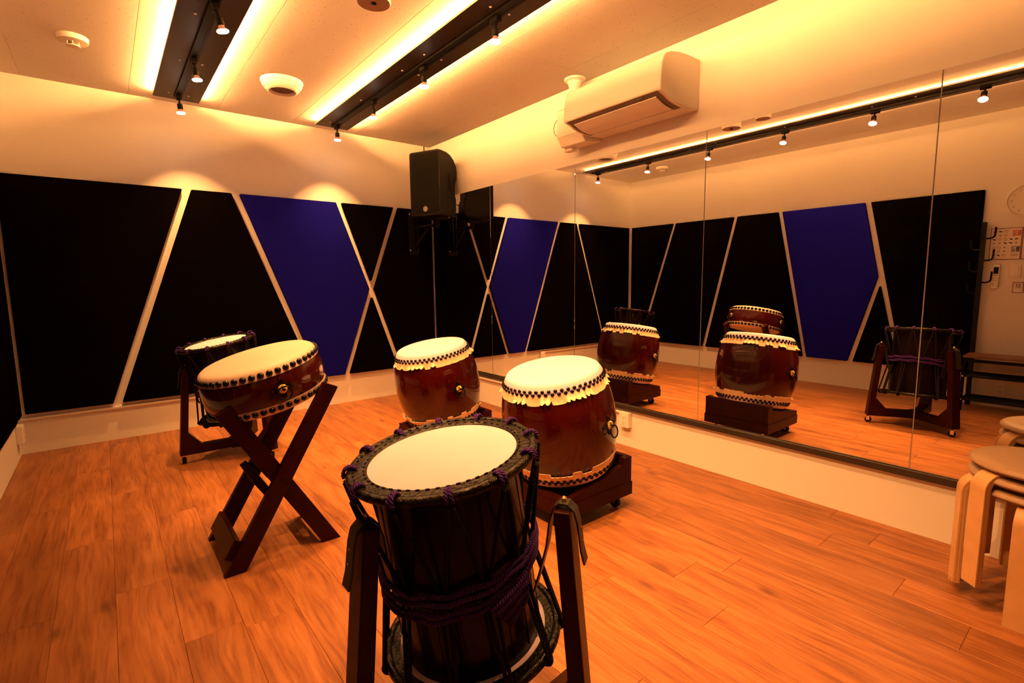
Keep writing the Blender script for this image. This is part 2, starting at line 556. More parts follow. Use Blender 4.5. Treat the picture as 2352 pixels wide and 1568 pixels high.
# mirrors: five sheets side by side
ms = [-0.004, -0.9839, -1.9766, -2.9603, -3.9502, -4.94]
mlab = ['tall frameless wall mirror sheet nearest the corner under the loudspeaker',
        'tall frameless wall mirror sheet second from the loudspeaker corner',
        'tall frameless wall mirror sheet under the air conditioner, third from the corner',
        'wall mirror sheet showing the nearer barrel drum, fourth from the corner',
        'wall mirror sheet nearest the camera, behind the stacked stools']
for i in range(5):
    y1, y0 = ms[i] - 0.0012, ms[i + 1] + 0.0012
    o = MB().box((0.0, y0, ZB), (0.0055, y1, ZT)).build('wall_mirror', M['mirror'], smooth=0, bevel=0.0012, seg=1)
    tag(o, mlab[i], 'mirror', 'mirror sheets on the right wall')


# ------------------------------------------------------------------ acoustic panels
def panel_far(pts, blue, label):
    mb = MB().prism(round_poly(pts), lambda u, v, w: (u, -w, v), 0.0006, TP)
    o = mb.build('acoustic_panel', M['blue_fabric' if blue else 'black_fabric'], smooth=30, bevel=0.004)
    tag(o, label, 'acoustic panel', 'wall panels')


def panel_left(pts, blue, label):
    mb = MB().prism(round_poly(pts), lambda u, v, w: (-W + w, u, v), 0.0006, TP)
    o = mb.build('acoustic_panel', M['blue_fabric' if blue else 'black_fabric'], smooth=30, bevel=0.004)
    tag(o, label, 'acoustic panel', 'wall panels')


panel_far([(-3.072, PB), (-2.622, PB), (-2.098, PT), (-3.072, PT)], 0, 'large black fabric wall panel at the left end of the far wall')
panel_far([(-2.570, PB), (-1.228, PB), (-1.778, PT), (-2.040, PT)], 0, 'black trapezoid wall panel, narrow at the top, beside the blue panel on the far wall')
panel_far([(-1.183, PB), (-0.961, PB), (-0.694, 1.033), (-0.965, PT), (-1.722, PT)], 1, 'deep blue five-sided wall panel on the far wall')
panel_far([(-0.674, 1.095), (-0.424, PT), (-0.915, PT)], 0, 'black triangular wall panel pointing down beside the loudspeaker')
panel_far([(-0.913, PB), (-0.435, PB), (-0.671, 0.966)], 0, 'black triangular wall panel pointing up on the far wall')
panel_far([(-0.385, PB), (-0.016, PB), (-0.016, PT), (-0.375, PT), (-0.647, 1.033)], 0, 'black arrow-shaped wall panel in the corner under the loudspeaker')

panel_left([(-0.205, PB), (-0.062, PB), (-0.062, PT), (-0.699, PT)], 0, 'black wall panel nearest the corner on the left wall, seen in the mirror')
panel_left([(-1.150, PB), (-0.258, PB), (-0.745, PT), (-1.498, PT)], 0, 'slanting black wall panel second from the corner on the left wall')
panel_left([(-2.311, PB), (-1.198, PB), (-1.543, PT), (-1.988, PT)], 0, 'black trapezoid wall panel left of the blue one in the mirror')
panel_left([(-2.725, PB), (-2.349, PB), (-2.033, PT), (-2.786, PT), (-2.934, 1.09)], 1, 'deep blue wall panel on the left wall, seen in the mirror')
panel_left([(-3.135, PB), (-2.772, PB), (-2.955, 1.02)], 0, 'small black triangular wall panel below the blue panel in the mirror')
panel_left([(-3.630, PB), (-3.170, PB), (-2.835, PT), (-3.630, PT)], 0, 'tall black wall panel beside the coat rack')


# ------------------------------------------------------------------ light bars with spots
ZBAR = 2.372
BAR_Y0, SEGL, BAR_L = -0.172, 1.530, 3.96
SCREWS = (-0.300, -0.931, -1.566, -1.838, -2.471, -3.103, -3.368, -4.00)


def light_bar(xc, label):
    t = thing('light_bar', label, 'light fixture', (xc, BAR_Y0, ZBAR), group='ceiling light bars')
    n = 3
    tot = BAR_L
    HWB = 0.135
    for i in range(n):
        ya, yb = max(-SEGL * (i + 1), -tot) + 0.0006, -SEGL * i - 0.0006
        MB().box((-HWB, ya, 0), (HWB, yb, 0.004)).build('board', M['black_board'], t, smooth=0)
    for yy in SCREWS:
        for sx in (-0.056, 0.056):
            s = MB().lathe([(0, -0.0050), (0.0035, -0.0045), (0.0062, -0.0028), (0.0072, 0.0), (0.0072, 0.001)], 12).build('screw', M['screw'], t)
            s.location = (sx, yy - BAR_Y0, 0)
    MB().box((-HWB + 0.0220, -tot + 0.03, 0.004), (HWB - 0.0220, -0.024, H - ZBAR - 0.0002)).build('spacer', M['white_matte'], t, smooth=0)
    for sx in (-1, 1):
        # slim white lip along the edge, and the light strip hidden behind it
        MB().box((sx * HWB - 0.0008, -tot, 0.0), (sx * HWB + 0.0008, -0.001, 0.0118)).build('edge_lip', M['white_matte'], t, smooth=0)
        xs = sx * (HWB - 0.0205)
        MB().box((xs - 0.0012, -tot + 0.05, 0.0100), (xs + 0.0012, -0.045, 0.0215)).build('led_strip', M['led'], t, smooth=0)
    # power track
    tr = MB().box((-0.020, -tot + 0.05, -0.015), (0.020, -0.060, 0.0))
    tr.box((-0.023, -tot + 0.05, -0.0165), (-0.010, -0.060, -0.012)).box((0.010, -tot + 0.05, -0.0165), (0.023, -0.060, -0.012))
    tr.build('track', M['black_metal'], t, smooth=0, bevel=0.001, seg=1)
    return t


light_bar(-1.024, 'long black ceiling light bar nearer the mirror, glowing along both edges')
light_bar(-2.103, 'long black ceiling light bar at the left, glowing along both edges')


def make_spot(loc, tilt, label):
    t = thing('spotlight', label, 'spotlight', loc, (tilt[0], tilt[1], 0), group='track spotlights')
    MB().box((-0.015, -0.030, -0.022), (0.015, 0.030, 0.0)).build('adapter', M['black_metal'], t, smooth=0, bevel=0.002)
    m_ = MB().tube([(0, 0, -0.022), (0, 0, -0.058)], 0.006, 10)
    m_.lathe([(0.010, -0.026), (0.010, -0.022), (0.0, -0.022)], 12)
    m_.build('stem', M['black_metal'], t)
    MB().lathe([(0, -0.050), (0.013, -0.050), (0.0165, -0.054), (0.0165, -0.082), (0.014, -0.086), (0.0, -0.086)], 20).build('socket', M['black_metal'], t)
    MB().lathe([(0.012, -0.084), (0.013, -0.090), (0.018, -0.098), (0.025, -0.106)], 24).build('bulb_neck', M['bulb_neck'], t)
    MB().lathe([(0.025, -0.106), (0.0265, -0.109), (0.024, -0.113), (0.012, -0.1155), (0, -0.116)], 24).build('bulb', M['bulb'], t)
    ld = bpy.data.lights.new('bulb_light', 'AREA')
    ld.shape = 'DISK'; ld.size = 0.046
    ld.energy = SPOT_W; ld.color = WARM
    ld.spread = math.radians(88)
    lo = bpy.data.objects.new('bulb_light', ld); COL.objects.link(lo)
    lo.parent = t; lo.location = (0, 0, -0.1165)
    return t


ordn = ['farthest', 'second', 'third', 'fourth', 'fifth', 'nearest']
for xs_, ys_, bar, ty in ((-1.021, (-0.290, -1.000, -1.722, -2.432, -3.11, -3.735), 'bar by the mirror', (0.0, 0.02, -0.02, 0.03, 0.0, 0.02)), (-2.106, (-0.318, -1.032, -1.746, -2.450, -3.11, -3.735), 'left bar', (-0.06, -0.12, -0.24, -0.25, -0.34, -0.42))):
    for k_, y in enumerate(ys_):
        make_spot((xs_, y, ZBAR - 0.0165), (0.02, ty[k_]),
                  'lit black track spotlight %s on the %s' % ('nearest the far wall' if k_ == 0 else ('nearest the camera' if k_ == 5 else ordn[k_] + ' from the far wall'), bar))

# ------------------------------------------------------------------ ceiling devices
t = thing('ceiling_diffuser', 'round cream ceiling air diffuser between the two light bars', 'air vent', (-1.590, -0.872, H))
MB().lathe([(0.128, 0.0), (0.129, -0.008), (0.124, -0.022)], 48).build('outer_ring', M['white_plastic'], t)
MB().lathe([(0.121, -0.020), (0.122, -0.026), (0.110, -0.046)], 48).build('middle_ring', M['white_plastic'], t)
MB().lathe([(0.106, -0.043), (0.107, -0.049), (0.094, -0.062), (0.083, -0.066), (0.074, -0.060), (0.070, -0.050)], 48).build('inner_ring', M['white_plastic'], t)
MB().lathe([(0.073, -0.052), (0.0, -0.050)], 32).build('mesh_grille', M['ac_opening'], t)

t = thing('smoke_detector', 'small round white smoke detector on the ceiling at the left', 'smoke detector', (-2.626, -0.844, H))
MB().lathe([(0.066, 0.0), (0.068, -0.003), (0.066, -0.026), (0.058, -0.029), (0.0, -0.029)], 40).build('base', M['white_plastic'], t)
MB().lathe([(0.022, -0.029), (0.022, -0.044)], 24).build('chamber', M['ac_opening'], t)
for k_ in range(6):
    a = k_ * PI / 3
    MB().box((-0.003, -0.002, -0.046), (0.003, 0.004, -0.028), Matrix.Rotation(a, 4, 'Z') @ Matrix.Translation((0.0, 0.026, 0))).build('fin', M['white_plastic'], t, smooth=0)
MB().lathe([(0, -0.043), (0.028, -0.044), (0.030, -0.047), (0.027, -0.050), (0, -0.051)], 32).build('cap', M['white_plastic'], t)

t = thing('ceiling_sensor', 'white drum-shaped ceiling unit with a dark face at the top edge', 'ceiling unit', (-1.565, -2.252, H))
MB().lathe([(0.074, 0.0), (0.075, -0.010), (0.074, -0.070), (0.071, -0.075)], 40).build('housing', M['white_plastic'], t)
MB().lathe([(0.071, -0.075), (0.050, -0.0735), (0.0, -0.0735)], 40).build('face', mat('sensor_face', (0.36, 0.24, 0.15), 0.5), t)
MB().lathe([(0.010, -0.0735), (0.012, -0.078), (0.006, -0.081), (0, -0.081)], 20).build('nozzle', M['iron'], t)
t = thing('ceiling_speaker', 'smaller white round ceiling unit seen only in the mirror', 'ceiling unit', (-1.525, -2.530, H))
MB().lathe([(0.056, 0.0), (0.057, -0.008), (0.056, -0.068), (0.053, -0.072)], 40).build('housing', M['white_plastic'], t)
MB().lathe([(0.053, -0.072), (0.030, -0.069), (0.0, -0.068)], 40).build('face', bpy.data.materials['sensor_face'], t)

# ------------------------------------------------------------------ air conditioner
AY0, AY1 = -2.905, -2.215
t = thing('air_conditioner', 'white wall-mounted air conditioner above the mirrors', 'air conditioner', (0, 0, 0))
prof = [(0.0055, 2.265), (-0.12, 2.264), (-0.20, 2.256), (-0.26, 2.244), (-0.305, 2.226), (-0.326, 2.205), (-0.338, 2.17),
        (-0.346, 2.10), (-0.349, 2.052), (-0.344, 2.040), (-0.325, 2.034), (-0.300, 2.028), (-0.268, 2.015), (-0.236, 2.006), (-0.20, 2.001),
        (-0.165, 1.998), (-0.10, 1.998), (0.0055, 2.005)]
MB().prism(prof, lambda u, v, w: (u, w, v), AY0, AY1).build('body', M['white_plastic'], t, smooth=40, bevel=0.006, seg=3)
op = [(-0.344, 2.0395), (-0.325, 2.0335), (-0.300, 2.0275), (-0.268, 2.0145), (-0.236, 2.0055), (-0.20, 2.0005), (-0.165, 1.9975), (-0.130, 1.9973)]
mb = MB()
n = len(op)
mb.add([(u, AY0 + 0.022, v - 0.001) for u, v in op] + [(u, AY1 - 0.022, v - 0.001) for u, v in op], [(i, i + 1, n + i + 1, n + i) for i in range(n - 1)])
mb.build('outlet_opening', M['ac_opening'], t)
fl = [(-0.312, 2.0265), (-0.300, 2.0225), (-0.268, 2.0095), (-0.236, 2.0005), (-0.20, 1.9955), (-0.165, 1.9930)]
fl2 = [(u, v - 0.005) for u, v in fl][::-1]
MB().prism(fl + fl2, lambda u, v, w: (u, w, v), AY0 + 0.052, AY1 - 0.052).build('flap', M['white_plastic'], t, smooth=40, bevel=0.0015)
MB().box((-0.150, AY0 + 0.055, 1.9915), (-0.139, AY1 - 0.055, 1.9965)).build('rear_flap', M['white_plastic'], t, smooth=0)
MB().box((-0.337, AY0 + 0.12, 2.0305), (-0.322, AY0 + 0.17, 2.0365)).build('sensor_window', M['screen'], t, smooth=0, bevel=0.001)
t = thing('pipe_cover', 'white pipe cover box left of the air conditioner', 'pipe cover', (0, 0, 0))
pc = [(0.0055, 1.986), (-0.150, 1.966), (-0.190, 2.025), (-0.190, 2.188), (-0.175, 2.20), (0.0055, 2.205)]
MB().prism(pc, lambda u, v, w: (u, w, v), -2.210, -1.995).build('box', M['white_plastic'], t, smooth=0, bevel=0.005)
st = MB().tube([(-0.085, -2.055, 2.19), (-0.085, -2.055, 2.36)], 0.035, 24)
st.build('pipe', M['white_plastic'], t)
MB().lathe([(0.036, -0.075), (0.040, -0.045), (0.050, -0.018), (0.068, -0.010), (0.070, -0.006), (0.070, 0.0), (0.0, 0.0)], 32,
           fn=lambda r, a, z: (-0.085 + r * math.cos(a), -2.055 + r * math.sin(a), H - 0.0005 + z)).build('flange', M['white_plastic'], t)
MB().box((-0.120, -2.06, 1.945), (-0.07, -1.99, 1.982)).build('drain_cap', M['white_plastic'], t, smooth=0, bevel=0.004)
MB().tube([(-0.17 + 0.0, -1.994, 2.15)] + [(-0.17, -1.995 + 0.052 * math.sin(a), 2.095 + 0.055 * math.cos(a)) for a in [PI * q / 12 for q in range(1, 12)]] + [(-0.17, -1.994, 2.04)], 0.0022, 6).build('cable', M['ac_opening'], t)

# ------------------------------------------------------------------ loudspeaker and bracket
sp_ang = math.radians(203)
FCX, FCY, FCZ = -0.345, -0.50, 1.945
SW, SD, SH = 0.325, 0.30, 0.545
nx_, ny_ = math.cos(sp_ang), math.sin(sp_ang)
t = thing('loudspeaker', 'black loudspeaker on a bracket high in the far corner', 'loudspeaker',
          (FCX - nx_ * SD / 2, FCY - ny_ * SD / 2, FCZ - SH / 2), (0, 0, sp_ang + PI / 2))
# local: front faces -y, width x, height z
hw = SW / 2
side = [(-0.150, 0.0), (0.045, 0.0), (0.105, 0.02), (0.125, 0.06), (0.125, 0.155), (0.108, 0.195), (0.105, 0.26), (0.118, 0.300),
        (0.146, 0.345), (0.150, 0.40), (0.138, 0.45), (0.090, 0.505), (0.03, 0.535), (-0.03, SH), (-0.150, SH)]
mb = MB()
nn = len(side)
rows = []
for sx, kx in ((-1, 0.80), (-1, 1.0), (1, 1.0), (1, 0.80)):
    rows.append([(sx * hw * (1.0 if v < 0 else 1.0) * (1.0 - 0.16 * max(0, (y + 0.10)) / 0.25) * (0.93 if kx < 1 else 1.0), y, z) for (y, z), v in zip(side, [0] * nn)])
body = MB().add(rows[1] + rows[2], [list(range(nn))[::-1], list(range(nn, 2 * nn))] + [(i, (i + 1) % nn, nn + (i + 1) % nn, nn + i) for i in range(nn)])
body.build('cabinet', M['black_plastic'], t, smooth=30, bevel=0.012, seg=3)
MB().prism(round_poly([(-hw + 0.012, 0.012), (hw - 0.012, 0.012), (hw - 0.012, SH - 0.012), (-hw + 0.012, SH - 0.012)], 0.02, 4),
           lambda u, v, w: (u, w, v), -0.154, -0.146).build('grille', M['grille'], t, smooth=0, bevel=0.002)
fr = MB()
o1 = round_poly([(-hw, 0), (hw, 0), (hw, SH), (-hw, SH)], 0.026, 5); i1 = round_poly([(-hw + 0.014, 0.014), (hw - 0.014, 0.014), (hw - 0.014, SH - 0.014), (-hw + 0.014, SH - 0.014)], 0.018, 5)
q = len(o1)
fr.add([(u, -0.153, v) for u, v in o1] + [(u, -0.153, v) for u, v in i1] + [(u, -0.140, v) for u, v in o1],
       [(i, (i + 1) % q, q + (i + 1) % q, q + i) for i in range(q)] + [(i, (i + 1) % q, 2 * q + (i + 1) % q, 2 * q + i) for i in range(q)])
fr.build('bezel', M['black_plastic'], t, smooth=30)
for sx in (-1, 1):
    MB().box((sx * (hw - 0.008) - 0.006, -0.010, 0.22), (sx * (hw - 0.008) + 0.006, 0.022, 0.37)).build('handle_recess', M['rubber'], t, smooth=0, bevel=0.004)
# round badge with three crossed tuning forks
lg = MB()
lg.lathe([(0.0200, 0), (0.0232, 0), (0.0232, 0.001), (0.0200, 0.001)], 36, closed=True, fn=lambda r, a, z: (r * math.cos(a) - 0.0, -0.1545 - z, 0.056 + r * math.sin(a)))
for k_ in range(3):
    rm = Matrix.Translation((0.0, -0.1545, 0.056)) @ Matrix.Rotation(k_ * PI / 3, 4, 'Y')
    lg.box((-0.0022, -0.001, -0.0190), (0.0022, 0.0, 0.0190), rm)
    for sg in (-1, 1):
        lg.box((-0.0048, -0.001, sg * 0.0155 - 0.0035), (-0.0030, 0.0, sg * 0.0155 + 0.0035), rm)
        lg.box((0.0030, -0.001, sg * 0.0155 - 0.0035), (0.0048, 0.0, sg * 0.0155 + 0.0035), rm)
        lg.box((-0.0048, -0.001, sg * 0.0115 - 0.001), (0.0048, 0.0, sg * 0.0115 + 0.001), rm)
bd = lg.build('badge', M['paper'], t, smooth=0)
bd['label'] = 'round white badge of three crossed tuning forks'

t = thing('speaker_bracket', 'black steel wall bracket carrying the loudspeaker', 'bracket', (-0.222, 0, 0))
MB().box((-0.052, -TP - 0.006, 1.355), (0.052, -TP - 0.0005, 1.765)).build('wall_plate', M['black_metal'], t, smooth=0, bevel=0.001)
mb = MB()
for sx in (-0.018, 0.018):
    mb.box((sx - 0.004, -0.075, 1.39), (sx + 0.004, -TP - 0.006, 1.74))
mb.build('channel', M['black_metal'], t, smooth=0)
ax, ay = FCX + 0.222 - nx_ * 0.17, FCY - ny_ * 0.17
arm = MB().tube([(0, -0.07, 1.60), (ax * 0.5, -0.07 + (ay + 0.07) * 0.5, 1.605), (ax, ay, 1.61)], 0.016, 12)
arm.tube([(0, -0.07, 1.44), (ax * 0.55, -0.07 + (ay + 0.07) * 0.55, 1.585)], 0.013, 10)
arm.build('arm', M['black_metal'], t)
MB().tube([(ax, ay, 1.585), (ax, ay, 1.655)], 0.018, 16).build('pole', M['black_metal'], t)
MB().lathe([(0, 0.0), (0.09, 0.0), (0.09, 0.012), (0, 0.012)], 24, fn=lambda r, a, z: (ax + r * math.cos(a), ay + r * math.sin(a), 1.6555 + z)).build('mount_plate', M['black_metal'], t)
for sx in (-0.042, 0.040):
    for z in (1.398, 1.737):
        s = MB().lathe([(0.006, 0), (0.006, 0.003), (0.003, 0.005), (0, 0.005)], 12, fn=lambda r, a, q_: (r * math.cos(a), -q_, r * math.sin(a))).build('screw', M['screw'], t)
        s.location = (sx, -TP - 0.006, z)
o = MB().tube([(-0.067, -0.006, 1.80), (-0.068, -0.006, 2.0), (-0.067, -0.006, 2.2), (-0.067, -0.006, 2.399)], 0.0045, 8).build('speaker_cable', M['rubber'])
o = tag(o, 'thin black cable running up from the loudspeaker to the ceiling', 'cable')
o = MB().tube([(-0.075, -0.390, 1.800), (-0.040, -0.36, 1.825), (-0.020, -0.30, 1.800), (-0.03, -0.24, 1.74), (-0.05, -0.20, 1.70)], 0.004, 8).build('signal_cable', M['rubber'])
tag(o, 'black cable looping behind the loudspeaker', 'cable')


# ================================================================== drums
def frill(mb, r0, z0, dirz, seed, n=300):
    """ruffled hide edge: a band that flares away from the head; dirz = -1 hangs down, +1 stands up"""
    rnd = random.Random(seed)
    edges = []
    a = 0.0
    while a < 1.0:
        w = rnd.choice([0.014, 0.016, 0.018, 0.026, 0.040])
        edges.append((a, min(1.0, a + w), w > 0.02, rnd.uniform(0.8, 1.25)))
        a += w
    rows = [[], [], [], [], [], []]
    for i in range(n):
        u = i / n
        for e0, e1, flat, am in edges:
            if e0 <= u < e1:
                s = (u - e0) / (e1 - e0)
                break
        bump_ = math.sin(PI * s) ** 0.6
        out = (0.009 + 0.003 * bump_) if flat else (0.002 + 0.021 * bump_ * am)
        ln = (0.032 + 0.004 * am + 0.002 * bump_) if flat else (0.021 + 0.008 * bump_ * am)
        th = 2 * PI * u
        cs, sn = math.cos(th), math.sin(th)
        for j, (fr_, fz) in enumerate(((0.0, 0.0), (0.25, 0.45), (0.8, 0.85), (1.0, 1.0), (0.85, 1.04), (0.45, 0.80))):
            r = r0 + out * fr_ + 0.0005
            rows[j].append((r * cs, r * sn, z0 + dirz * ln * fz))
    vs_ = [p for r in rows for p in r]
    fs = []
    for j in range(5):
        for i in range(n):
            i2 = (i + 1) % n
            fs.append((j * n + i, j * n + i2, (j + 1) * n + i2, (j + 1) * n + i))
    mb.add(vs_, fs)
    return mb


stud_cache = {}


def stud_mesh(r):
    if r not in stud_cache:
        # dome pointing +x
        stud_cache[r] = MB().lathe([(r, 0), (r * 0.92, r * 0.42), (r * 0.6, r * 0.78), (0, r * 0.92)], 12,
                                   fn=lambda q, a, z: (z, q * math.cos(a), q * math.sin(a))).mesh('stud', M['stud'], 60)
    return stud_cache[r]


def studs(t, R, z, n, r, phase=0.0):
    me = stud_mesh(r)
    for i in range(n):
        a = 2 * PI * (i + phase) / n
        obj('stud', me, t, (R * math.cos(a), R * math.sin(a), z), (0, 0, a))


def ring_handle(t, rb, z, ang, big=1.0, droop=1.0):
    """black four-lobed plate with gilt chrysanthemum and iron ring, on the body at angle ang"""
    ca, sa = math.cos(ang), math.sin(ang)

    def place(o):
        o.location = (rb * ca, rb * sa, z); o.rotation_euler = (0, 0, ang)
        return o
    # plate: local x outward, y tangential, z along the axis
    n = 72
    mb = MB()
    top, bot = [], []
    for i in range(n):
        p = 2 * PI * i / n
        r = (0.021 + 0.024 * abs(math.cos(2 * p)) ** 2.2 + 0.003 * math.cos(8 * p)) * big
        y_, z_ = r * math.cos(p), r * math.sin(p)
        sag = rb - math.sqrt(rb * rb - y_ * y_) + 0.30 * z_ * z_ / rb
        top.append((0.0045 - sag, y_, z_)); bot.append((-0.003 - sag, y_, z_))
    mb.add(top + bot + [(0.006, 0, 0)], [(i, (i + 1) % n, n + (i + 1) % n, n + i) for i in range(n)] + [(i, (i + 1) % n, 2 * n) for i in range(n)])
    hp_ = place(mb.build('handle_plate', M['iron'], t, smooth=40))
    for p in (0, PI / 2, PI, 3 * PI / 2):
        y_, z_ = 0.040 * big * math.cos(p), 0.040 * big * math.sin(p)
        sag = rb - math.sqrt(rb * rb - y_ * y_) + 0.30 * z_ * z_ / rb
        o = obj('rivet', stud_mesh(0.0055), hp_)
        o.location = (0.003 - sag, y_, z_)
    # chrysanthemum
    n = 96
    vs_, fs = [], []
    for (rr, xx, am) in ((0.0185, 0.004, 0.0), (0.0190, 0.009, 0.10), (0.013, 0.0135, 0.07), (0.005, 0.0125, 0.03)):
        for i in range(n):
            p = 2 * PI * i / n
            k_ = 1 + am * (abs(math.cos(8 * p)) - 0.6)
            vs_.append((xx * (1 + 0.18 * (abs(math.cos(8 * p)) - 0.6) * (am > 0)), rr * big * k_ * math.cos(p), rr * big * k_ * math.sin(p)))
    for j in range(3):
        fs += [(j * n + i, j * n + (i + 1) % n, (j + 1) * n + (i + 1) % n, (j + 1) * n + i) for i in range(n)]
    vs_.append((0.014, 0, 0)); fs += [(3 * n + i, 3 * n + (i + 1) % n, 4 * n) for i in range(n)]
    MB().add(vs_, fs).build('chrysanthemum_boss', M['gold'], hp_, smooth=50)
    # ring hanging from the boss
    R_ = 0.027 * big
    path = [(0.020 + 0.010 * (1 - math.cos(a)) * 0.4, R_ * math.sin(a), -R_ * droop + R_ * math.cos(a)) for a in [2 * PI * q_ / 32 for q_ in range(32)]]
    rg = MB().tube(path, 0.0034 * big, 10, closed=True)
    rg.tube([(0.010, 0, -0.001), (0.026, 0, -0.001)], 0.0055 * big, 10)
    rg.build('ring', M['iron'], hp_, smooth=60)


def axis_rot(nx, ny):
    return Vector((0, 0, 1)).rotation_difference(Vector((nx, ny, 1)).normalized()).to_euler()


def nagado(top, nx, ny, handle_deg, label, seed):
    Lh, R, RB = 0.497, 0.2235, 0.268
    nv = Vector((nx, ny, 1)).normalized()
    base = Vector(top) - nv * Lh
    t = thing('barrel_drum', label, 'drum', base, axis_rot(nx, ny), group='barrel drums')
    def rb_(z):
        q_ = min(1.0, max(0.0, (z - 0.016) / (Lh - 0.032)))
        return R - 0.003 + (RB - R + 0.003) * (1 - abs(2 * q_ - 1) ** 2.1)
    MB().lathe([(rb_(0.016 + (Lh - 0.032) * i / 24), 0.016 + (Lh - 0.032) * i / 24) for i in range(25)], 96).build('body', M['lacquer'], t, smooth=60)
    hp = [(0, 0), (0.19, 0.0005), (0.207, 0.002), (0.216, 0.007), (0.2205, 0.014)] + [(rb_(z) + 0.0028, z) for z in (0.022, 0.030, 0.040, 0.052)]
    MB().lathe([(r, Lh - z) for r, z in hp], 96).build('drumhead', M['skin'], t, smooth=60)
    MB().lathe(hp, 96).build('drumhead', M['skin'], t, smooth=60)
    rf = rb_(0.052) + 0.003
    frill(MB(), rf, Lh - 0.050, -1, seed).build('skin_frill', M['skin_edge'], t, smooth=50)
    frill(MB(), rf, 0.050, 1, seed + 1).build('skin_frill', M['skin_edge'], t, smooth=50)
    ns = 52
    for zz, rr, ph in ((Lh - 0.033, rb_(0.033) + 0.0026, 0), (Lh - 0.0455, rb_(0.0455) + 0.0026, 0.5), (0.033, rb_(0.033) + 0.0026, 0), (0.0455, rb_(0.0455) + 0.0026, 0.5)):
        studs(t, rr, zz, ns, 0.0088, ph)
    for a in (handle_deg, handle_deg + 180):
        ring_handle(t, RB, Lh / 2 + 0.005, math.radians(a))
    return t


D2 = Vector((-1.019, -2.822, 0.688)); D3 = Vector((-1.012, -1.691, 0.690))
NT = -0.183
nagado(D2, NT, 0.0, -79, 'larger-looking red-brown barrel drum just behind the front rope drum', 11)
nagado(D3, NT, 0.0, -93, 'red-brown barrel drum farther back, below the corner loudspeaker', 23)


def caster(t, x, y, top, r=0.024, side=0.0):
    cp = MB().box((x - 0.018, y - 0.018, top - 0.004), (x + 0.018, y + 0.018, top)).build('caster', M['chrome'], t, smooth=0)
    fk = MB().box((x - 0.015, y - 0.008, r * 0.8), (x - 0.0125, y + 0.012, top - 0.003)).box((x + 0.0125, y - 0.008, r * 0.8), (x + 0.015, y + 0.012, top - 0.003))
    fk.box((x - 0.015, y - 0.010, top - 0.010), (x + 0.015, y + 0.012, top - 0.003))
    fk.build('fork', M['chrome'], cp, smooth=0)
    MB().lathe([(0, -0.010), (r, -0.010), (r, 0.010), (0, 0.010)], 20, fn=lambda q, a, z: (x + z, y + 0.004 + q * math.cos(a), r + q * math.sin(a))).build('wheel', M['rubber'], cp, smooth=40, bevel=0.002)


def dolly(top, label):
    """wheeled wedge-shaped box stand that holds a barrel drum leaning to the left"""
    b = Vector(top) - Vector((NT, 0, 1)).normalized() * 0.497
    t = thing('drum_dolly', label, 'drum stand', (b.x, b.y, 0), group='wheeled drum dollies')
    zb = b.z

    def pl(x):
        return zb - NT * x - 0.007
    lo_ = 0.068
    side_p = [(-0.222, lo_), (0.222, lo_), (0.222, zb + 0.056), (0.168, zb + 0.056), (0.156, pl(0.156)), (-0.205, pl(-0.205)), (-0.222, pl(-0.205) + 0.004)]
    for y0 in (-0.222, 0.194):
        MB().prism(side_p, lambda u, v, w: (u, w, v), y0, y0 + 0.028).build('side_board', M['stand_wood'], t, smooth=0, bevel=0.002)
    MB().box((0.194, -0.194, lo_), (0.222, 0.194, zb + 0.056)).build('end_board', M['stand_wood'], t, smooth=0, bevel=0.002)
    MB().box((-0.222, -0.194, lo_), (-0.194, 0.194, pl(-0.19))).build('end_board', M['stand_wood'], t, smooth=0, bevel=0.002)
    MB().box((-0.194, -0.194, lo_), (0.194, 0.194, lo_ + 0.02)).build('base_board', M['stand_wood'], t, smooth=0)
    sk = MB()
    for y0, y1 in ((-0.2255, -0.222), (0.222, 0.2255)):
        sk.box((-0.2255, y0, lo_ + 0.0), (0.2255, y1, lo_ + 0.062))
    sk.box((0.222, -0.222, lo_), (0.2255, 0.222, lo_ + 0.062)).box((-0.2255, -0.222, lo_), (-0.222, 0.222, lo_ + 0.062))
    sk.build('skirting', M['stand_wood'], t, smooth=0)
    for cx_ in (-0.165, 0.165):
        for cy_ in (-0.175, 0.175):
            caster(t, cx_, cy_, lo_, 0.026)
    return t


dolly(D2, 'dark wooden wheeled box under the nearer barrel drum')
dolly(D3, 'dark wooden wheeled box under the farther barrel drum')

# ------------------------------------------------------------------ flat drum on crossed legs
HN = (-0.250, -0.035)
HT = Vector((-2.143, -2.258, 0.796)); HL, HR = 0.195, 0.2195
hb = HT - Vector((HN[0], HN[1], 1)).normalized() * HL
t = thing('flat_drum', 'flat red-brown drum with one row of big black studs, on crossed legs', 'drum', hb, axis_rot(*HN))
def rb_h(z):
    q_ = min(1.0, max(0.0, (z - 0.010) / (HL - 0.020)))
    return HR - 0.003 + 0.0185 * (1 - abs(2 * q_ - 1) ** 2.2)


MB().lathe([(rb_h(0.010 + (HL - 0.020) * i / 16), 0.010 + (HL - 0.020) * i / 16) for i in range(17)], 96).build('body', M['lacquer'], t, smooth=60)
for zf in (lambda z: z, lambda z: HL - z):
    MB().lathe([(0, zf(0)), (0.195, zf(0.0005)), (0.208, zf(0.003)), (0.2155, zf(0.008))] + [(rb_h(z) + 0.0028, zf(z)) for z in (0.014, 0.020, 0.028, 0.036, 0.0415)] + [(rb_h(0.042) + 0.0005, zf(0.042))], 96).build('drumhead', M['skin_hira'], t, smooth=50)
studs(t, rb_h(0.0265) + 0.0026, HL - 0.0265, 46, 0.0125)
studs(t, rb_h(0.0265) + 0.0026, 0.0265, 46, 0.0125)
for a in (-88, 32, 152):
    ring_handle(t, HR + 0.0155, HL / 2, math.radians(a), 0.92, 0.55)

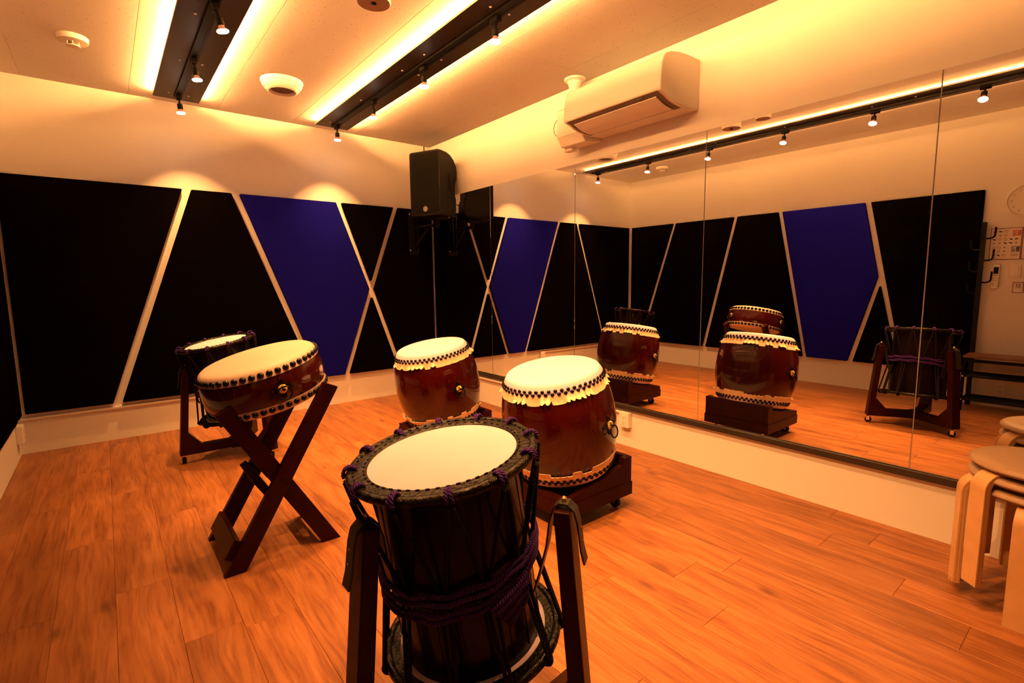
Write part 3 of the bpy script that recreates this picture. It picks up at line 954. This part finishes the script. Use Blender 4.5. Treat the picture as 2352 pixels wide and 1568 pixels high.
t = thing('crossed_leg_stand', 'dark folding wooden stand with two crossed frames under the flat drum', 'drum stand', (-2.12, -2.26, 0))


def leg_poly(pts, y0, y1, name='leg'):
    return MB().prism([(x + 2.12, z) for x, z in pts], lambda u, v, w: (u, w + 2.26, v), y0, y1).build(name, M['stand_wood'], t, smooth=0, bevel=0.0025)


LA = [(-2.348, 0), (-2.272, 0), (-1.885, 0.665), (-1.941, 0.690)]
LB = [(-1.972, 0), (-1.897, 0), (-2.272, 0.640), (-2.330, 0.610)]
leg_poly(LA, -2.455, -2.425)
leg_poly(LA, -2.098, -2.068)
leg_poly(LB, -2.423, -2.393)
leg_poly(LB, -2.130, -2.100)
leg_poly([(-2.318, 0.045), (-2.338, 0.057), (-2.299, 0.124), (-2.279, 0.112)], -2.4245, -2.0985, 'stretcher')
leg_poly([(-2.216, 0.318), (-2.176, 0.254), (-2.150, 0.270), (-2.190, 0.334)], -2.392, -2.131, 'stretcher')
leg_poly([(-2.230, 0.44), (-2.165, 0.325), (-2.148, 0.335), (-2.213, 0.45)], -2.392, -2.131, 'cross_board')
leg_poly([(-1.968, 0.055), (-1.952, 0.065), (-1.985, 0.122), (-2.001, 0.112)], -2.392, -2.131, 'stretcher')
for y0 in (-2.4575, -2.0665):
    s = MB().lathe([(0.007, 0), (0.007, 0.002), (0.003, 0.004), (0, 0.004)], 12, fn=lambda r, a, q_: (r * math.cos(a), -q_ if y0 < -2.3 else q_, r * math.sin(a))).build('bolt', M['iron'], t)
    s.location = (-2.122 + 2.12, y0 + 2.2625 if y0 < -2.3 else y0 + 2.2595, 0.326)


# ------------------------------------------------------------------ rope drums
def rope_drum(top, nx, ny, Lh, spin, label):
    R = 0.2085
    RBd = 0.166
    nv = Vector((nx, ny, 1)).normalized()
    base = Vector(top) - nv * Lh
    e = axis_rot(nx, ny)
    t = thing('rope_drum', label, 'drum', base, e, group='rope-tensioned drums')
    # staved shell
    prof = [(RBd - 0.010, 0.006), (RBd, 0.006), (RBd + 0.0015, Lh * 0.25), (RBd + 0.002, Lh * 0.5), (RBd + 0.0015, Lh * 0.75), (RBd, Lh - 0.006), (RBd - 0.010, Lh - 0.006)]
    MB().lathe(prof, 96).build('shell', M['black_lacquer'], t, smooth=60)
    for s in range(20):
        a = 2 * PI * s / 20
        MB().box((RBd + 0.0005, -0.0008, 0.02), (RBd + 0.0026, 0.0008, Lh - 0.02), Matrix.Rotation(a, 4, 'Z')).build('stave_joint', M['rubber'], t, smooth=0)
    for zf, hn in ((lambda z: Lh - z, 'top'), (lambda z: z, 'bottom')):
        MB().lathe([(0, zf(0.0)), (0.172, zf(0.001))] + [(0.172, zf(0.006)), (0, zf(0.006))], 96).build('drumhead', M['skin'], t, smooth=40)
        # white hide showing round the shell
        MB().lathe([(0.170, zf(0.0035)), (0.180, zf(0.0035)), (0.180, zf(0.0072)), (0.1675, zf(0.0072))], 96, closed=True).build('hide_rim', M['skin'], t, smooth=40)
        # black lacquered border
        n = 120
        bd_ = MB()
        pr_ = [(0.1715, 0.0002), (0.175, -0.0032), (0.186, -0.0042), (0.198, -0.0028), (0.206, -0.0030), (0.206, 0.009), (0.180, 0.0085)]
        bd_.lathe([(r, zf(z)) for r, z in pr_], n)
        for rr, m_ in ((0.1785, 110), (0.2025, 120)):
            for q_ in range(m_):
                a = 2 * PI * q_ / m_
                if q_ % 2:
                    continue
                bd_.box((-0.0014, -0.0042, -0.0012), (0.0014, 0.0042, 0.0012), Matrix.Rotation(a, 4, 'Z') @ Matrix.Translation((rr, 0, zf(-0.0045))))
        bd_.build('black_border', M['black_hide'], t, smooth=40)
        MB().tube([(R * math.cos(2 * PI * q_ / 96), R * math.sin(2 * PI * q_ / 96), zf(0.004)) for q_ in range(96)], 0.0105, 12, closed=True).build('hoop', M['black_hide'], t, smooth=60)
    NK = 12
    for i in range(NK):
        a = 2 * PI * (i + spin) / NK
        for sgn, tw in ((-1, -0.030), (1, 0.030)):
            p = []
            for k_ in range(9):
                ph = PI * (0.98 - 1.10 * k_ / 8)
                r = R + 0.0165 * math.cos(ph)
                z = Lh - 0.004 + 0.0165 * math.sin(ph)
                aa = a + sgn * 0.017 + tw * (k_ / 8 - 0.5) * 0.6
                p.append((r * math.cos(aa), r * math.sin(aa), z))
            MB().tube(p, 0.0040, 8, twist=90).build('rope_knot', M['rope_purple'], t, smooth=60)
        # two strands per knot, drawn in by the belt, then out to the lower hoop
        for sgn in (-1, 1):
            ab = 2 * PI * (i + spin + 0.5 * sgn * 0.93) / NK
            am = a + sgn * 2 * PI / NK * 0.40
            p = []
            for k_ in range(8):
                s = k_ / 7
                r = (R + 0.0165) * (1 - s) + 0.1765 * s
                aa = a + sgn * 0.02 + (am - a) * s
                p.append((r * math.cos(aa), r * math.sin(aa), (Lh - 0.020) * (1 - s) + Lh * 0.50 * s))
            for k_ in range(1, 8):
                s = k_ / 7
                r = 0.1765 * (1 - s) + (R + 0.0145) * s
                aa = am + (ab - am) * s
                p.append((r * math.cos(aa), r * math.sin(aa), Lh * 0.50 * (1 - s) + 0.004 * s))
            MB().tube(p, 0.0048, 8, twist=90).build('rope_strand', M['rope_shaded'], t, smooth=60)
        ab = 2 * PI * (i + spin + 0.5) / NK
        p = [((R + 0.0155 * math.cos(f)) * math.cos(ab), (R + 0.0155 * math.cos(f)) * math.sin(ab), 0.004 - 0.0155 * math.sin(f)) for f in [PI * q_ / 8 - 0.3 for q_ in range(9)]]
        MB().tube(p, 0.0062, 8, twist=90).build('rope_loop', M['rope_shaded'], t, smooth=60)
    # purple cord wound round the waist
    for k_ in range(4):
        rr = 0.1850 + 0.003 * (k_ % 2) + 0.002 * math.sin(k_)
        z0 = Lh * (0.535 - 0.024 * k_ - 0.02 * (k_ > 1))
        tiltc = 0.018 + 0.004 * k_
        p = [((rr + 0.0015 * math.sin(6 * f + k_)) * math.cos(f), (rr + 0.0015 * math.sin(6 * f + k_)) * math.sin(f), z0 + tiltc * math.cos(f - 0.2) + 0.003 * math.sin(12 * f + k_))
             for f in [2 * PI * q_ / 72 for q_ in range(72)]]
        MB().tube(p, 0.0052, 8, closed=True, twist=90).build('waist_cord', M['rope_purple'], t, smooth=60)
    # gathered bundle of cord at the front
    for k_ in range(7):
        f0, f1 = -1.84 + 0.03 * k_, -1.30 - 0.012 * k_
        z0 = Lh * (0.40 - 0.019 * k_)
        p = [((0.196 + 0.003 * (k_ % 2)) * math.cos(f), (0.196 + 0.003 * (k_ % 2)) * math.sin(f), z0 + 0.030 * (f - f0) / (f1 - f0)) for f in [f0 + (f1 - f0) * q_ / 14 for q_ in range(15)]]
        MB().tube(p, 0.0050, 8, twist=90).build('cord_bundle', M['rope_purple'], t, smooth=60)
    return t


rope_drum((-2.029, -3.526, 0.698), -0.150, 0.015, 0.472, 0.05, 'big rope-laced drum in the foreground with a purple cord round its waist')
rope_drum((-2.087, -0.899, 0.733), -0.195, -0.010, 0.474, 0.28, 'dark rope-laced drum at the back left, half hidden by the flat drum')


def post_stand(ox, oy, label, th0=0.0):
    """three posts on a wheeled three-armed base; leather straps over the post tops"""
    t = thing('post_stand', label, 'drum stand', (ox, oy, 0), (0, 0, th0), group='three-post drum stands')
    for ang in (180, -57.5, 59.5):
        a = math.radians(ang)
        rm = Matrix.Rotation(a, 4, 'Z')
        rt, rbm = 0.243, 0.288         # radius at the top and at the foot (post centre)
        hw_ = 0.018
        zt, zb_, bh = 0.590, 0.056, 0.052
        pf = [(0.0, zb_), (rbm + hw_ + 0.004, zb_), (rt + hw_, zt), (rt - hw_, zt), (rbm - hw_ - 0.012, zb_ + bh + 0.085), (rbm - hw_ - 0.085, zb_ + bh), (0.0, zb_ + bh)]
        MB().prism(pf, lambda u, v, w: rm @ Vector((u, w, v)), -0.031, 0.031).build('post', M['stand_wood'], t, smooth=0, bevel=0.003)
        x, y = (rm @ Vector((rbm, 0, 0))).xy
        caster(t, x, y, zb_, 0.020)
        # strap: from the drum up over the post top and down its outer side
        pts = [(0.176, 0.385), (0.190, 0.435), (0.206, 0.500), (rt - 0.030, 0.560), (rt - 0.020, 0.592), (rt - 0.008, 0.603), (rt + 0.010, 0.602), (rt + 0.026, 0.588), (rt + 0.0335, 0.56), (rt + 0.041, 0.50), (rt + 0.049, 0.470)]
        MB().ribbon([rm @ Vector((u, 0, v)) for u, v in pts], rm @ Vector((0, 1, 0)), 0.034, 0.004).build('strap', M['leather'], t, smooth=30)
        s = MB().lathe([(0.006, 0), (0.006, 0.008), (0.003, 0.011), (0, 0.011)], 12, fn=lambda r, b_, z: rm @ Vector((rt + r * math.cos(b_), r * math.sin(b_), 0.604 + z))).build('strap_pin', M['gold'], t)
        for v in (0.52, 0.55):
            MB().lathe([(0.0028, 0), (0.0, 0.0006)], 8, fn=lambda r, b_, z: rm @ Vector((rt + 0.0335 + (0.56 - v) * 0.15 + 0.0035 + z, r * math.cos(b_), v + r * math.sin(b_)))).build('eyelet', M['chrome'], t)
    MB().lathe([(0, 0.054), (0.05, 0.054), (0.05, 0.110), (0, 0.110)], 6).build('hub', M['stand_wood'], t, smooth=0)
    return t


post_stand(-1.980, -3.536, 'dark three-post wheeled stand holding the foreground rope drum')
post_stand(-2.020, -0.908, 'dark three-post wheeled stand holding the rope drum at the back left')

# ================================================================== stools
def stool(z0, ang, label):
    hs = 0.415
    t = thing('bentwood_stool', label, 'stool', (-0.302, -4.362, z0), (0, 0, math.radians(ang)), group='stacked stools')
    MB().lathe([(0, hs), (0.14, hs - 0.0005), (0.172, hs - 0.003), (0.183, hs - 0.011), (0.185, hs - 0.018), (0.180, hs - 0.025), (0.165, hs - 0.028), (0, hs - 0.028)], 64).build('seat', M['seat_vinyl'], t, smooth=50)
    for k_ in range(4):
        rm = Matrix.Rotation(k_ * PI / 2, 4, 'Z')
        zt_ = hs - 0.0285; th = 0.020; ro = 0.2065; rad = 0.060
        outer = [(0.060, zt_)] + arc((ro - rad, zt_ - rad), rad, PI / 2, 0.0, 10) + [(ro, 0.0)]
        inner = [(ro - th, 0.0)] + arc((ro - rad, zt_ - rad), rad - th, 0.0, PI / 2, 10) + [(0.060, zt_ - th)]
        MB().prism((outer + inner)[::-1], lambda u, v, w: rm @ Vector((u, w, v)), -0.028, 0.028).build('leg', M['birch'], t, smooth=30, bevel=0.0015)
        for sg in (-1, 1):
            ed = MB()
            for q_ in range(2):
                f0 = th * (0.3 + 0.4 * q_)
                o_ = [(0.062, zt_ - f0)] + arc((ro - rad, zt_ - rad), rad - f0, PI / 2, 0.0, 10) + [(ro - f0, 0.004)]
                i_ = [(u - 0.0, v) for u, v in [(0.062, zt_ - f0 - 0.0022)] + arc((ro - rad, zt_ - rad), rad - f0 - 0.0022, PI / 2, 0.0, 10) + [(ro - f0 - 0.0022, 0.004)]]
                n_ = len(o_)
                ed.add([rm @ Vector((u, sg * 0.0283, v)) for u, v in o_ + i_], [(i, i + 1, n_ + i + 1, n_ + i) for i in range(n_ - 1)])
            ed.build('ply_line', M['birch_edge'], t, smooth=0)
    return t


stool(0.0, 86, 'lowest birch stool with taupe seat in the stack at the right edge')
stool(0.040, 112, 'middle birch stool with taupe seat in the stack at the right edge')
stool(0.080, 139, 'top birch stool with round taupe seat in the stack at the right edge')

# ================================================================== sockets
def outlet(name, label, mtx, w, h, d, slots=2):
    t = thing(name, label, 'outlet')
    t.matrix_world = mtx
    MB().box((-w / 2, -h / 2, 0), (w / 2, h / 2, d)).build('box', M['white_plastic'], t, smooth=0, bevel=0.004)
    MB().box((-w * 0.24, -h * 0.36, d), (w * 0.24, h * 0.36, d + 0.002)).build('insert', M['white_plastic'], t, smooth=0, bevel=0.0008)
    for k_ in range(slots):
        z = (k_ - (slots - 1) / 2) * h * 0.36
        for sx in (-0.006, 0.006):
            MB().box((sx - 0.0011, z - 0.005, d + 0.0018), (sx + 0.0011, z + 0.005, d + 0.0024)).build('slot', M['ink_maroon'], t, smooth=0)
        MB().box((-0.002, z - 0.014, d + 0.0018), (0.002, z - 0.010, d + 0.0024)).build('slot', M['ink_maroon'], t, smooth=0)
    return t


# local: x right, y up, z out of the wall
m_right = Matrix(((0, 0, -1, 0.0055), (-1, 0, 0, -2.452), (0, 1, 0, 0.181), (0, 0, 0, 1)))
m_left = lambda y, z: Matrix(((0, 0, 1, -W + 0.0005), (1, 0, 0, y), (0, 1, 0, z), (0, 0, 0, 1)))
m_far = lambda x, z: Matrix(((1, 0, 0, x), (0, 0, -1, -0.0005), (0, 1, 0, z), (0, 0, 0, 1)))
outlet('wall_outlet', 'white surface-mounted power outlet below the mirror beside the barrel drum', m_right, 0.078, 0.102, 0.036)
outlet('wall_outlet', 'white power outlet box low in the left corner', m_left(-0.115, 0.160), 0.085, 0.115, 0.034)
outlet('wall_outlet', 'white power outlet low on the wall behind the shoe bench', m_left(-3.836, 0.155), 0.070, 0.110, 0.006)
outlet('wall_outlet', 'white power outlet at the end of the moulding on the far wall', m_far(-1.465, 0.190), 0.065, 0.10, 0.030)

# ================================================================== left wall furnishings (seen in the mirror)
t = thing('coat_rack_bench', 'black metal coat rack with a bench and two shoe shelves', 'coat rack', (-3.066, -3.650, 0))
MB().box((-0.014, -0.016, 0.0), (0.014, 0.016, 1.525)).build('pole', M['black_metal'], t, smooth=0, bevel=0.002)
MB().box((-0.014, -0.716, 0.0), (0.014, -0.684, 1.525)).build('pole', M['black_metal'], t, smooth=0, bevel=0.002)
for z in (1.392, 1.214, 1.034):
    for sg, dz in ((-1, 0), (1, -0.09)):
        p = [(0, sg * 0.012, z + dz), (0, sg * 0.040, z + dz + 0.001)] + [(0, sg * (0.040 + 0.030 * math.sin(a)), z + dz + 0.031 - 0.030 * math.cos(a)) for a in [PI / 2 * q_ / 6 for q_ in range(1, 7)]] + [(0, sg * 0.072, z + dz + 0.090)]
        MB().tube(p, 0.0065, 8).build('hook', M['black_metal'], t)
for yy in (0.0, -0.70):
    p = [(0.0, yy, 0.418), (0.24, yy, 0.418)] + [(0.24 + 0.045 * math.sin(a), yy, 0.373 + 0.045 * math.cos(a)) for a in [PI / 2 * q_ / 6 for q_ in range(1, 7)]] + [(0.285, yy, 0.0)]
    MB().tube(p, 0.012, 10).build('front_leg', M['black_metal'], t)
MB().box((0.0, -0.715, 0.432), (0.27, 0.015, 0.450)).build('bench_top', M['bench_wood'], t, smooth=0, bevel=0.002)
MB().box((0.262, -0.70, 0.400), (0.286, 0.0, 0.424)).build('front_rail', M['black_metal'], t, smooth=0, bevel=0.002)
for z in (0.285, 0.092):
    for q_ in range(5):
        MB().tube([(0.025 + 0.062 * q_, 0.0, z), (0.025 + 0.062 * q_, -0.70, z)], 0.0085, 8).build('shelf_bar', M['black_metal'], t)
    for yy in (0.0, -0.70):
        MB().tube([(0.0, yy, z), (0.285, yy, z)], 0.009, 8).build('shelf_side', M['black_metal'], t)
        s = MB().lathe([(0.006, 0), (0.005, 0.004), (0, 0.005)], 10, fn=lambda r, a, q2: (0.297 + q2, yy + r * math.cos(a), z + r * math.sin(a))).build('bolt', M['screw'], t)

t = thing('wall_clock', 'round pale wall clock seen at the right edge of the mirror', 'clock', (-W, -3.885, 1.676))
MB().lathe([(0.125, 0.0005), (0.128, 0.010), (0.125, 0.030), (0.118, 0.034), (0.113, 0.026), (0.111, 0.022)], 64, fn=lambda r, a, z: (z, r * math.cos(a), r * math.sin(a))).build('case', M['white_plastic'], t)
MB().lathe([(0.112, 0.022), (0, 0.022)], 64, fn=lambda r, a, z: (z, r * math.cos(a), r * math.sin(a))).build('dial', M['paper'], t)
tm = Matrix(((0, 0, 1, 0), (1, 0, 0, 0), (0, 1, 0, 0), (0, 0, 0, 1)))
for h_ in range(1, 13):
    a = PI / 2 - h_ * PI / 6
    o = obj('numeral', text_mesh(str(h_), 0.024), t)
    o.data.materials.append(M['ink_grey'])
    o.matrix_local = Matrix.Translation((0.0228, 0.090 * math.cos(a), 0.090 * math.sin(a))) @ tm
for a, l_, w_ in ((3.05, 0.060, 0.0030), (2.1, 0.085, 0.0020)):
    o = MB().box((0.0235, -0.01, -w_), (0.0245, l_, w_), Matrix.Rotation(a, 4, 'X')).build('hand', M['ink_grey'], t, smooth=0)

def framed(name, label, y0, y1, z0, z1):
    t = thing(name, label, 'poster', (-W + 0.0006, (y0 + y1) / 2, (z0 + z1) / 2))
    w, h = (y1 - y0) / 2, (z1 - z0) / 2
    MB().box((0, -w, -h), (0.002, w, h)).build('sheet', M['paper'], t, smooth=0)
    fr = MB()
    b = 0.0035
    fr.box((0, -w - b, -h - b), (0.005, -w, h + b)).box((0, w, -h - b), (0.005, w + b, h + b)).box((0, -w, -h - b), (0.005, w, -h)).box((0, -w, h), (0.005, w, h + b))
    fr.build('frame', M['ink_maroon'], t, smooth=0)
    return t


def letter(t, s, size, y, z, mt, bold=0.0006):
    me = text_mesh(s, size, 0.0002, bold)
    me.materials.append(mt)
    o = obj('lettering', me, t)
    o.matrix_local = Matrix.Translation((0.0026, y, z)) @ tm
    return o


t = framed('rental_poster', 'framed notice with rows of small pictures beside the coat rack', -3.869, -3.691, 1.222, 1.467)
letter(t, '有料\n貸出', 0.026, -0.062, 0.082, M['ink_red'])
letter(t, '無料\n貸出', 0.026, -0.062, -0.046, M['ink_black'])
rows_ = [(0.100, (0.068, 0.035, 0.000)), (0.068, (0.068, 0.035, 0.003)), (0.036, (0.068, 0.035, 0.002, -0.030, -0.062)), (0.006, (0.068, 0.035, 0.002, -0.030, -0.062)),
         (-0.028, (0.066, 0.036, 0.004)), (-0.058, (0.066, 0.036, 0.004)), (-0.090, (0.066, 0.036, 0.006))]
rp = random.Random(3)
for z, ys_ in rows_:
    for y in ys_:
        kind = rp.random()
        if kind < 0.4:
            mb = MB().box((0.0022, -0.010, -0.004), (0.0028, 0.010, 0.004), Matrix.Rotation(rp.uniform(-0.6, 0.6), 4, 'X'))
            o = mb.build('picture', M['ink_black'], t, smooth=0)
        elif kind < 0.72:
            mb = MB().lathe([(0.0065, 0.0022), (0.0100, 0.0022), (0.0100, 0.0028), (0.0065, 0.0028)], 20, closed=True, fn=lambda r, a, q2: (q2, r * math.cos(a), r * math.sin(a)))
            o = mb.build('picture', M['ink_brown'], t, smooth=0)
        else:
            mb = MB().lathe([(0.0, 0.0028), (0.0075, 0.0028), (0.0075, 0.0022)], 16, fn=lambda r, a, q2: (q2, r * math.cos(a), 0.7 * r * math.sin(a)))
            o = mb.build('picture', rp.choice([M['ink_brown'], M['ink_grey']]), t, smooth=0)
        o.location = (0, y, z)
for q_ in range(3):
    MB().box((0.0022, -0.078, -0.086 - 0.007 * q_), (0.0027, -0.038, -0.083 - 0.007 * q_)).build('text_line', M['ink_grey'], t, smooth=0)
t = framed('notice_poster', 'second framed notice at the very edge of the mirror', -4.055, -3.879, 1.222, 1.467)
for q_ in range(5):
    MB().box((0.0022, -0.06, 0.08 - 0.03 * q_), (0.0027, 0.06, 0.086 - 0.03 * q_)).build('text_line', M['ink_grey'], t, smooth=0)
t = framed('small_notice', 'small framed notice below the light switch', -3.908, -3.850, 0.955, 1.032)
ic = MB().box((0.0022, -0.012, 0.006), (0.0027, 0.012, 0.010)).box((0.0022, -0.012, 0.022), (0.0027, 0.012, 0.026)).box((0.0022, -0.012, 0.006), (0.0027, -0.008, 0.026)).box((0.0022, 0.008, 0.006), (0.0027, 0.012, 0.026))
ic.build('icon', M['ink_maroon'], t, smooth=0)
MB().box((0.0022, -0.015, -0.004), (0.0027, 0.015, -0.001)).build('text_line', M['ink_maroon'], t, smooth=0)

t = thing('remote_control', 'white air conditioner remote hanging on the wall under the notice', 'remote control', (-W + 0.0006, -3.742, 1.082), (math.radians(1.5), 0, 0))
MB().prism(round_poly([(-0.021, -0.096), (0.021, -0.096), (0.021, 0.096), (-0.021, 0.096)], 0.008, 4), lambda u, v, w: (w, u, v), 0.0, 0.022).build('case', M['white_plastic'], t, smooth=30, bevel=0.003)
MB().box((0.0215, -0.015, 0.022), (0.0226, 0.015, 0.078)).build('screen', M['screen'], t, smooth=0)
for z, y in ((0.008, 0.0), (-0.016, -0.009), (-0.016, 0.009), (-0.032, -0.009), (-0.032, 0.009), (-0.055, 0.009), (-0.072, -0.009), (-0.072, 0.009)):
    MB().box((0.0215, y - 0.005 - (0.008 if z > 0 else 0), z - 0.0025), (0.0232, y + 0.005 + (0.008 if z > 0 else 0), z + 0.0025)).build('button', M['ink_grey'], t, smooth=0, bevel=0.0006)
t = thing('light_switch', 'white square light switch beside the remote control', 'light switch', (-W + 0.0006, -3.854, 1.126))
MB().box((0, -0.033, -0.052), (0.009, 0.033, 0.052)).build('plate', M['white_plastic'], t, smooth=0, bevel=0.003)
MB().box((0.009, -0.020, -0.036), (0.013, 0.020, 0.036)).build('rocker', M['white_plastic'], t, smooth=0, bevel=0.0015)
MB().box((0.013, -0.006, 0.022), (0.0137, -0.001, 0.025)).build('indicator', M['red_led'], t, smooth=0)
